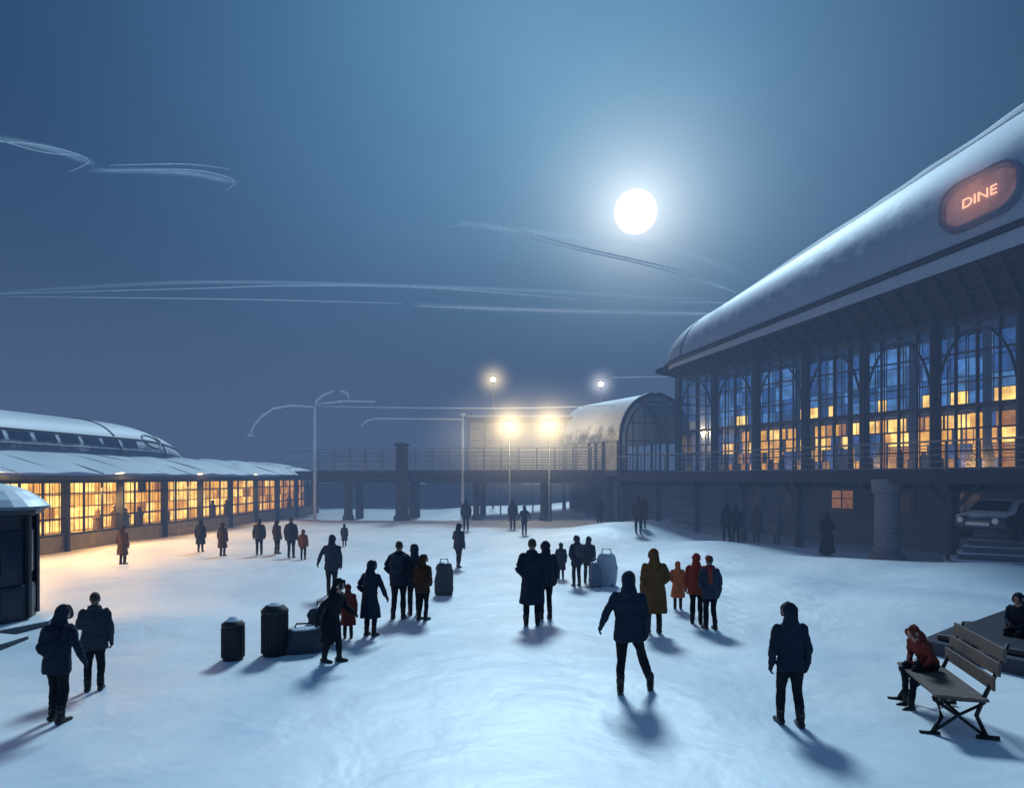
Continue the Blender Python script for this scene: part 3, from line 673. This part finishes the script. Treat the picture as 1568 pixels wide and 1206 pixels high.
def wisp(pts,wd):
    out=smoothpath(pts); n=len(out); b=MB(); b.grid(lambda i,j:out[i]+Vector((0,wd*.5*(j/6-.5),wd*(j/6-.5))),n,7)
    o=b.obj('cloud_wisp',[mw],smooth=True); uv=o.data.uv_layers.new(name='UVMap')
    for p in o.data.polygons:
        for li in p.loop_indices:
            vi=o.data.loops[li].vertex_index; uv.data[li].uv=((vi//7)/(n-1),(vi%7)/6)
wisp([(170,500,152),(115,500,170),(40,500,180),(-12,500,186),(-42,500,190)],9)
wisp([(170,500,122),(90,500,124),(0,500,126),(-75,500,130)],7)
wisp([(150,500,132),(50,500,138),(-70,500,143),(-230,500,146),(-380,500,138)],5)
wisp([(-400,500,255),(-340,500,244),(-305,500,232)],9)
wisp([(-310,500,228),(-240,500,226),(-200,500,218)],8)

# ------------------------------------------------------------------ BENCH + RIGHT FOREGROUND
BN=empty('park_bench'); b=MB(); SEAT=.54
ba=Vector((.24,.97,0)).normalized(); bs=Vector((.97,-.24,0)).normalized(); O=Vector((5.5,8.9,0))
def Q(l,d,z): return O+ba*l+bs*d+Vector((0,0,z))
for i in range(4):
    d=.07+i*.155; b.beam(Q(-.08,d,SEAT-.006*i),Q(1.55,d,SEAT-.006*i),.148,.04,0)
for i in range(3):
    z=.74+i*.185; d=.66+.06*i; b.beam(Q(-.08,d,z),Q(1.55,d,z),.035,.178,0)
b.obj('seat_and_back_slats',[M_wood],BN,bevel=.008)
b=MB()
for l in (.03,1.45):
    b.tube([Q(l,.62,.02),Q(l,.50,.3),Q(l,.58,.52),Q(l,.70,.8),Q(l,.86,1.24)],[.03,.028,.028,.026,.02],8)
    b.tube([Q(l,-.02,.02),Q(l,.1,.25),Q(l,.05,.45),Q(l,0,.51)],.027,8)
    b.tube([Q(l,0,.505),Q(l,.3,.49),Q(l,.6,.49)],.026,8)
    b.tube([Q(l,0,.47),Q(l,.3,.27),Q(l,.62,.02)],.02,8); b.tube([Q(l,.6,.47),Q(l,.3,.29),Q(l,-.02,.03)],.02,8)
    b.tube([Q(l,-.16,.025),Q(l,.08,.025)],.03,8); b.tube([Q(l,.5,.025),Q(l,.76,.025)],.03,8)
b.beam(Q(.03,.3,.3),Q(1.45,.3,.3),.03,.03)
b.obj('iron_frame',[M_iron],BN,smooth=True)
BZ=gz(6,9.3)
for c in BN.children: c.location=(0,0,BZ)
b=MB(); quadslab([(8.0,13.4),(9.6,10.4),(24,12),(14.6,19.0)],-.2,.22,b,0); quadslab([(8.3,13.35),(9.75,10.7),(23,12.4),(14.7,18.4)],.22,.34,b,1)
b.obj('dark_stone_plinth',[M_conc_d,mat('wet_dark_stone',(.02,.026,.04),.45,0,.3,6)],bevel=.03)

# ------------------------------------------------------------------ LUGGAGE / BINS
def bin_(x,y,w,h_):
    b=MB(); z=gz(x,y)-.03; r=w/2
    b.lathe((x,y,z),[(r*.85,0),(r*.95,.04),(r,.1),(r*1.0,h_*.8),(r*1.08,h_*.82),(r*1.1,h_*.88),(r*.95,h_*.92),(r*.7,h_*.97),(r*.2,h_)],20,0)
    for k in range(20):
        a=2*math.pi*k/20; b.beam((x+r*1.0*math.cos(a),y+r*math.sin(a),z+.08),(x+r*math.cos(a),y+r*math.sin(a),z+h_*.8),.03,.03,0)
    b.lathe((x,y,z+h_*.9),[(r*.8,0),(r*.75,.05),(r*.3,.12),(.01,.13)],14,1)
    b.obj('litter_bin',[mat('bin_metal',(.02,.025,.035),.6,.2,.3),M_snow])
bin_(-5.19,12.7,.38,.78); bin_(-4.5,12.95,.46,1.0)
def bag(name,x,y,dims,col,rz=0,handle=True,wheels=False):
    b=MB(); z=gz(x,y)-.02; w_,d_,h_=dims; n=24
    rings=[(0,.9),(.03,.98),(.15,1.02),(.3,1.0),(.5,1.01),(.7,.97),(.85,.9),(.95,.75),(1,.4)]
    R=Matrix.Rotation(rz,3,'Z')
    vs=[]
    for (hz,k) in rings:
        for i in range(n):
            a=2*math.pi*i/n; ca,sa=math.cos(a),math.sin(a)
            px=w_/2*k*math.copysign(abs(ca)**.55,ca); py=d_/2*k*math.copysign(abs(sa)**.55,sa)
            j=.07*noise.noise(Vector((px*5+x,py*5,hz*4)))
            vs.append(Vector((x,y,z))+R@Vector((px+j,py+j,hz*h_+j*.8)))
    m=len(rings); fs=[(i*n+k,i*n+(k+1)%n,(i+1)*n+(k+1)%n,(i+1)*n+k) for i in range(m-1) for k in range(n)]
    fs+=[tuple(range(n))[::-1],tuple((m-1)*n+k for k in range(n))]; b.add(vs,fs,0)
    if handle: 
        b.tube([Vector((x,y,z))+R@Vector(q) for q in ((-w_*.25,0,h_*.95),(-w_*.2,0,h_*1.1),(w_*.2,0,h_*1.1),(w_*.25,0,h_*.95))],.018,6,1)
    if wheels:
        for s_ in (-1,1): b.tube([Vector((x,y,z))+R@Vector((s_*w_*.3-.03,-d_*.4,.04)),Vector((x,y,z))+R@Vector((s_*w_*.3+.03,-d_*.4,.04))],.045,10,1)
    b.obj(name,[mat(name+'_fabric',col,.8,0,.4,25,snow=.8),M_iron],smooth=True)
bag('duffel_bag',-4.0,13.15,(.72,.5,.5),(.05,.06,.08),.2)
bag('duffel_bag',-3.8,13.6,(.42,.4,.8),(.05,.06,.08),-.3)
bag('suitcase',-1.96,19.7,(.5,.36,.95),(.04,.05,.06),.1,True,True)
bag('suitcase',2.95,21.3,(.62,.4,1.05),(.45,.5,.56),-.25,True,True)
bag('suitcase',2.55,21.0,(.36,.3,.8),(.14,.18,.24),.2,True,True)

# ------------------------------------------------------------------ PEOPLE
_cm={}
def cloth(c,nm='cloth'):
    k=(tuple(c),nm)
    if k not in _cm: _cm[k]=mat(nm,c,.92,0,.35,45,var=.25,vscale=9,spec=.2)
    return _cm[k]
M_skin=mat('skin',(.42,.27,.2),.6,0,.1,60,var=.06)
M_hair=mat('hair',(.03,.022,.018),.6,0,.5,80)
M_boot=mat('boot_leather',(.015,.015,.018),.5,0,.2)
M_glove=mat('glove_knit',(.02,.022,.028),.9)
ARMS={'down':((.255,.03,1.14),(.26,-.04,.89)),'pocket':((.29,.07,1.16),(.185,-.10,1.0)),'hold':((.26,-.02,1.16),(.08,-.25,1.16)),
'out':((.31,.02,1.19),(.39,-.05,.97)),'fwd':((.25,-.12,1.17),(.2,-.36,1.1)),'face':((.26,-.12,1.2),(.08,-.22,1.46)),'back':((.27,.14,1.17),(.28,.18,.92))}
COATS={'jacket':[(1.50,.06,.06),(1.465,.12,.09),(1.42,.18,.12),(1.3,.2,.135),(1.12,.175,.13),(.98,.18,.135),(.82,.195,.145)],
'parka':[(1.50,.06,.06),(1.465,.12,.1),(1.42,.185,.13),(1.3,.21,.15),(1.1,.19,.145),(.95,.20,.155),(.76,.215,.165)],
'long':[(1.50,.06,.06),(1.465,.12,.1),(1.42,.185,.13),(1.3,.205,.15),(1.1,.18,.14),(.95,.2,.155),(.7,.23,.18),(.45,.255,.2)],
'dress':[(1.50,.05,.05),(1.465,.11,.09),(1.41,.165,.12),(1.3,.18,.13),(1.1,.145,.12),(.95,.19,.16),(.6,.26,.22),(.12,.33,.3)]}
def person(name,x,y,h,deg,coat='parka',cc=(.02,.028,.04),lc=(.015,.018,.026),feet=((-.1,0),(.1,0)),arms=('down','down'),lean=0,
           hood=True,pack=None,scarf=None,vox=None,seated=None,turn=0,zoff=0,hair=None,wide=1.0):
    P=[]; ex=MB()
    dz=0 if seated is None else seated+.08-.93
    def tube(pts,rads,mi,fl=1.0,mb=None,seg=12,step=.035):
        pts=[Vector(p) for p in pts]; out=[];rr=[]
        for i in range(len(pts)-1):
            n=max(1,int((pts[i+1]-pts[i]).length/step))
            for k in range(n): out.append(pts[i].lerp(pts[i+1],k/n)); rr.append(rads[i]+(rads[i+1]-rads[i])*k/n)
        out.append(pts[-1]); rr.append(rads[-1])
        d0=(out[0]-out[1]).normalized(); d1=(out[-1]-out[-2]).normalized(); r0,r1=rr[0],rr[-1]
        out=[out[0]+d0*r0*.95,out[0]+d0*r0*.7]+out+[out[-1]+d1*r1*.7,out[-1]+d1*r1*.95]; rr=[r0*.25,r0*.7]+rr+[r1*.7,r1*.25]
        m=MB(); m.tube(out,rr,seg); 
        if mb is not None: mb.add(m.v,m.f,mi)
        else: P.append((m.v,m.f,mi))
    def ell(c,r,mi,mb=None):
        m=MB(); n=12; m.lathe((0,0,0),[(math.sin(math.pi*i/n)+.002,-math.cos(math.pi*i/n)) for i in range(n+1)],16)
        v=[(c[0]+p[0]*r[0],c[1]+p[1]*r[1],c[2]+p[2]*r[2]) for p in m.v]
        if mb is not None: mb.add(v,m.f,mi)
        else: P.append((v,m.f,mi))
    cp=COATS[coat]
    if seated is not None: cp=[q for q in cp if q[0]>.85]
    prof=[]
    for i in range(len(cp)-1):
        n=max(1,int((cp[i][0]-cp[i+1][0])/.035))
        for k in range(n):
            t=k/n; prof.append(tuple(cp[i][j]*(1-t)+cp[i+1][j]*t for j in range(3)))
    prof.append(cp[-1]); seg=24; vs=[]
    for z,rx,ry in prof:
        for k in range(seg):
            a=2*math.pi*k/seg; fo=1+.05*ss(1.1,.5,z)*math.sin(5*a+x)+.03*math.sin(3*a+z*7)
            vs.append((rx*wide*fo*math.cos(a),ry*wide*fo*math.sin(a)+.01,z+dz))
    n=len(prof); fs=[(i*seg+k,(i+1)*seg+k,(i+1)*seg+(k+1)%seg,i*seg+(k+1)%seg) for i in range(n-1) for k in range(seg)]
    fs+=[tuple(range(seg)),tuple((n-1)*seg+k for k in range(seg))[::-1]]
    P.append((vs,fs,0))
    for i,sg_ in enumerate((-1,1)):
        hip=Vector((sg_*.09,0,.93+dz))
        if seated is None:
            fx,fy=feet[i]; an=Vector((fx,fy,.1)); kn=(hip+an)/2+Vector((0,-.03-abs(fy)*.12,0)); 
            if fy>.12: kn+=Vector((0,-.05,-.02))
        else: kn=Vector((sg_*.12,-.44,seated+.06)); an=Vector((sg_*.11,-.42-.1*i,.1))
        tube([hip,hip.lerp(kn,.5),kn,kn.lerp(an,.4),an+Vector((0,0,.04))],[.105,.09,.066,.066,.055],1)
        tube([an+Vector((0,.05,-.045)),an+Vector((0,-.04,-.05)),an+Vector((sg_*.015,-.17,-.062))],[.052,.05,.037],2)
        tube([an+Vector((0,0,-.03)),an+Vector((0,0,.12))],[.055,.062],2)
    tube([(0,.01,1.42+dz),(0,-.005,1.55+dz)],[.065,.058],3)
    hm=Matrix.Rotation(turn,3,'Z')
    def H(p): v=hm@Vector(p); return (v.x,v.y-.01,v.z+1.635+dz)
    def ellh(c,r,mi,mb=None): ell(H(c),r,mi,mb)
    ellh((0,0,0),(.077,.094,.115),3); ellh((0,-.03,-.06),(.052,.06,.055),3)
    ellh((0,-.1,-.012),(.013,.022,.026),3)
    for s_ in (-1,1): ellh((s_*.079,0,-.01),(.012,.022,.03),3)
    if hood:
        ellh((0,.03,.015),(.105,.11,.132),0); tube([(0,.05,1.60+dz),(0,.05,1.46+dz)],[.09,.12],0)
        for k in range(10):
            a=math.radians(-40+26*k)
            tube([H((.084*math.cos(a),-.07,.01+.108*math.sin(a))),H((.084*math.cos(a+.45),-.07,.01+.108*math.sin(a+.45)))],[.02,.02],0)
    else:
        ellh((0,.018,.028),(.087,.098,.105),4)
        if coat!='jacket': tube([(.075*math.cos(a),.02+.08*math.sin(a),1.49+dz) for a in [2*math.pi*i/10 for i in range(11)]],[.04]*11,0)
        if hair=='long': ellh((0,.05,-.06),(.085,.06,.14),4)
        if hair=='hat': ellh((0,.0,.06),(.093,.105,.085),5)
    if scarf: tube([(.09*math.cos(a),.09*math.sin(a),1.49+dz+.01*math.sin(2*a)) for a in [2*math.pi*i/10 for i in range(11)]],[.042]*11,5); tube([(.05,.13,1.47+dz),(.06,.17,1.15+dz)],[.04,.035],5)
    for i,sg_ in enumerate((-1,1)):
        e_,w_=ARMS[arms[i]]; sh_=Vector((sg_*.178*wide,.0,1.40+dz)); el=Vector((sg_*e_[0],e_[1],e_[2]+dz)); wr=Vector((sg_*w_[0],w_[1],w_[2]+dz))
        if seated is not None: el=Vector((sg_*.25,-.06,seated+.33)); wr=Vector((sg_*.12,-.3,seated+.2))
        tube([sh_,sh_.lerp(el,.5),el,el.lerp(wr,.5),wr],[.076,.069,.06,.055,.046],0)
        d=(wr-el).normalized()
        tube([wr,wr+d*.085],[.034,.036],6)
        side=d.cross(Vector((1,0,0)) if abs(d.x)<.8 else Vector((0,1,0))).normalized()
        inw=Vector((-sg_,0,0)); inw=(inw-d*inw.dot(d)).normalized()
        for f in range(4):
            o=wr+d*.09+side*(.027-.018*f)*1; ln=(.062,.074,.07,.052)[f]
            tube([o,o+d*ln*.5+inw*.006,o+d*ln*.8+inw*.022,o+d*ln*.95+inw*.042],[.0095,.009,.0085,.0075],6,mb=ex,seg=6,step=.03)
        o=wr+d*.035+side*.03; tube([o,o+d*.03+side*.025+inw*.01,o+d*.06+side*.03+inw*.022],[.012,.0105,.009],6,mb=ex,seg=6,step=.03)
    if pack:
        for c,r_ in (((0,.22,1.24+dz),(.155,.10,.22)),((0,.22,1.36+dz),(.14,.09,.12)),((0,.31,1.15+dz),(.11,.04,.1))):
            ell(c,r_,5)
        for s_ in (-1,1): tube([(s_*.13,.12,1.42+dz),(s_*.14,-.02,1.475+dz),(s_*.13,-.13,1.36+dz),(s_*.15,-.06,1.15+dz)],[.026]*4,5)
    for s_ in (-1,1):
        ell(H((s_*.03,-.086,.012)),(.012,.008,.008),4,ex)
    ell(H((0,-.093,-.055)),(.022,.006,.006),7,ex)
    A=MB()
    for v,f,mi in P: A.add(v,f,mi)
    tmp=bpy.data.meshes.new('t'); tmp.from_pydata(A.v,[],A.f); tmp.update()
    to=bpy.data.objects.new('t',tmp); COL.objects.link(to)
    md=to.modifiers.new('r','REMESH'); md.mode='VOXEL'; md.voxel_size=vox or (.015 if y<18 else (.02 if y<32 else .026)); 
    s2=to.modifiers.new('s','SMOOTH'); s2.factor=.5; s2.iterations=3 if y<18 else 2
    dg=bpy.context.evaluated_depsgraph_get(); dg.update()
    nm=bpy.data.meshes.new_from_object(to.evaluated_get(dg)); bpy.data.objects.remove(to); 
    kd=kdtree.KDTree(len(A.v)); vm=[0]*len(A.v)
    for f,mi in zip(A.f,A.m):
        for i in f: vm[i]=mi
    for i,v in enumerate(A.v): kd.insert(v,i)
    kd.balance()
    V=[v.co.copy() for v in nm.vertices]; nr=[v.normal.copy() for v in nm.vertices]; vmat=[]
    for i,v in enumerate(V): vmat.append(vm[kd.find(v)[1]])
    sd=x*3.1+y
    for i,v in enumerate(V):
        mi=vmat[i]
        if mi in (0,1,5):
            f=noise.noise(Vector((v.x*11+sd,v.y*11,v.z*(4 if v.z<1 else 9))))*.018+noise.noise(Vector((v.x*28,v.y*28+sd,v.z*16)))*.006
            V[i]=v+nr[i]*f
    faces=[tuple(p.vertices) for p in nm.polygons]
    fm=[vmat[f[0]] for f in faces]
    fin=MB(); fin.add(V,faces,0); fin.m=fm; fin.add(ex.v,ex.f,0); fin.m=fm+ex.m
    if lean:
        a=math.radians(lean); hv=Vector((0,0,.92+dz))
        for i,v in enumerate(fin.v):
            v=Vector(v); k=ss(.82+dz,1.1+dz,v.z); 
            if seated is None or v.y>-.3:
                v=hv+Matrix.Rotation(a*k,3,'X')@(v-hv)
            fin.v[i]=tuple(v)
    o=fin.obj(name,[cloth(cc,'coat_cloth'),cloth(lc,'trouser_cloth'),M_boot,M_skin,M_hair,cloth(pack or scarf or (.03,.03,.035),'accessory_cloth'),M_glove,cloth((.3,.1,.09),'lips')],smooth=True)
    sc_=h/1.75; o.scale=(sc_,)*3; o.location=(x,y,gz(x,y)-.012+zoff); o.rotation_euler=(0,0,math.radians(deg))
    return o
NV=(.016,.026,.045); BK=(.010,.014,.022); BR=(.13,.065,.03); RD=(.30,.05,.035); OR=(.42,.11,.04); GY=(.035,.042,.055)
st=lambda a,b,c,d:((a,b),(c,d))
person('man_in_hooded_parka',-6.29,9.45,1.60,170,'parka',NV,BK,st(-.11,.06,.12,-.04),('out','pocket'),8,pack=(.015,.02,.035))
person('man_in_winter_jacket',-6.73,11.0,1.58,200,'parka',GY,BK,st(-.1,0,.1,.03),('down','hold'),4,hood=False)
person('person_leaning_forward',-3.26,12.35,1.52,75,'long',BK,BK,st(-.09,.12,.09,-.12),('back','fwd'),14)
person('child_in_winter_coat',-3.41,14.2,1.12,190,'long',(.14,.035,.03),BK,arms=('down','down'))
person('man_in_hooded_parka',-2.99,14.4,1.58,160,'long',NV,BK,st(-.1,0,.1,0),('out','pocket'),5)
person('man_with_backpack',-2.72,16.4,1.86,175,'parka',NV,BK,st(-.1,0,.12,.05),('out','pocket'),3,hood=False,pack=(.03,.04,.06))
person('man_in_winter_jacket',-2.42,16.9,1.74,200,'parka',(.03,.045,.07),BK,arms=('down','down'))
person('woman_in_brown_coat',-2.12,16.3,1.56,150,'parka',(.07,.035,.025),BK,st(-.08,0,.1,.05),('pocket','down'),pack=(.09,.03,.02))
person('man_in_winter_jacket',-5.15,19.5,1.72,185,'parka',(.03,.045,.07),BK,st(-.09,.08,.1,-.06),('down','out'),5)
person('man_in_long_coat',.46,15.6,1.98,178,'long',NV,BK,st(-.11,0,.12,.03),('down','pocket'),0,hood=False,wide=1.05)
person('man_in_winter_jacket',.80,16.3,1.85,195,'parka',(.025,.035,.055),BK,arms=('down','down'))
person('walking_man_in_parka',1.80,10.55,1.84,172,'parka',(.016,.03,.05),BK,st(-.32,-.12,.12,.12),('down','out'),3)
person('woman_in_brown_coat',3.11,14.9,1.83,185,'long',BR,(.03,.02,.018),st(-.1,.0,.12,-.05),('pocket','down'),4,hood=True,wide=1.1)
person('child_in_orange_coat',4.25,17.5,1.22,170,'long',OR,BK,arms=('down','pocket'))
person('man_with_red_scarf',4.44,15.3,1.64,190,'parka',(.04,.055,.085),BK,st(-.1,.05,.1,-.02),('down','pocket'),3,hood=False,hair='hat',scarf=RD)
person('woman_in_red_coat',4.28,15.85,1.62,160,'parka',RD,BK,arms=('down','down'))
person('man_in_hooded_parka',3.73,9.15,1.64,181,'jacket',NV,BK,st(-.12,.06,.1,-.1),('down','down'),2)
person('man_in_winter_jacket',-2.02,25.7,1.66,150,'parka',(.03,.04,.06),BK,st(-.08,.1,.09,-.1),('down','hold'),3)
person('child_in_winter_coat',1.64,22.9,1.2,180,'long',NV,BK)
person('man_with_backpack',2.0,21.1,1.56,200,'parka',NV,BK,arms=('out','pocket'),pack=(.05,.06,.08))
person('man_in_winter_jacket',2.42,21.8,1.48,160,'parka',(.03,.045,.07),BK,lean=12)
person('person_in_winter_coat',-15.0,26.3,1.48,170,'long',(.12,.07,.05),BK)
person('person_in_winter_coat',-14.1,30.9,1.45,190,'long',GY,BK)
person('person_in_winter_coat',-12.55,29.6,1.45,170,'long',(.08,.05,.04),BK)
person('person_in_winter_coat',-10.96,29.6,1.58,200,'parka',(.06,.06,.07),BK)
person('person_in_winter_coat',-10.4,30.2,1.52,150,'parka',(.07,.05,.045),BK)
person('person_in_winter_coat',-9.19,28.4,1.70,180,'parka',(.035,.04,.055),BK,hood=False)
person('child_in_orange_coat',-8.35,27.3,1.2,180,'parka',(.22,.07,.045),BK)
person('child_in_winter_coat',-8.3,33.8,1.1,180,'long',GY,BK)
person('man_in_winter_jacket',-2.9,43,2.0,180,'parka',GY,BK)
person('man_in_winter_jacket',.05,43.5,1.9,180,'parka',(.05,.05,.06),BK,st(-.1,.08,.1,-.08))
person('person_in_winter_coat',.72,39.5,1.65,200,'parka',NV,BK,arms=('out','out'))
person('man_in_winter_jacket',6.75,36.5,2.0,170,'parka',(.07,.045,.045),BK,st(-.1,.08,.1,-.08))
person('woman_in_red_coat',7.3,38.0,1.8,190,'long',(.15,.06,.05),BK)
person('person_in_winter_coat',5.9,46,1.9,180,'long',GY,BK)
person('man_in_winter_jacket',10.35,32.9,1.92,195,'parka',NV,BK,st(-.13,.05,.1,-.05),('out','down'),4)
person('man_in_winter_jacket',10.95,33.4,1.9,160,'parka',(.03,.04,.06),BK,arms=('down','out'))
person('man_in_long_coat',12.9,36,1.95,180,'long',(.06,.045,.04),BK)
person('woman_in_pale_coat',13.6,35,1.9,190,'long',(.16,.15,.16),BK)
person('woman_in_long_dress',13.65,29.6,1.86,185,'dress',BK,BK,arms=('pocket','pocket'))
pp=Q(1.3,.36,0); sc1=1.4/1.75
person('person_seated_on_bench',pp.x,pp.y,1.4,-76,'jacket',(.18,.04,.032),BK,seated=(SEAT+.02+BZ-gz(pp.x,pp.y))/sc1,lean=30,hood=True)
person('person_seated_on_plinth',9.95,13.3,1.55,-60,'parka',NV,BK,seated=.42,lean=15)

cd=bpy.data.cameras.new('camera'); cd.lens=24; cd.sensor_width=36; cd.clip_end=20000; cd.shift_y=.081
co=bpy.data.objects.new('camera',cd); COL.objects.link(co); co.location=(0,0,3.4); co.rotation_euler=(math.radians(90),0,0); S.camera=co
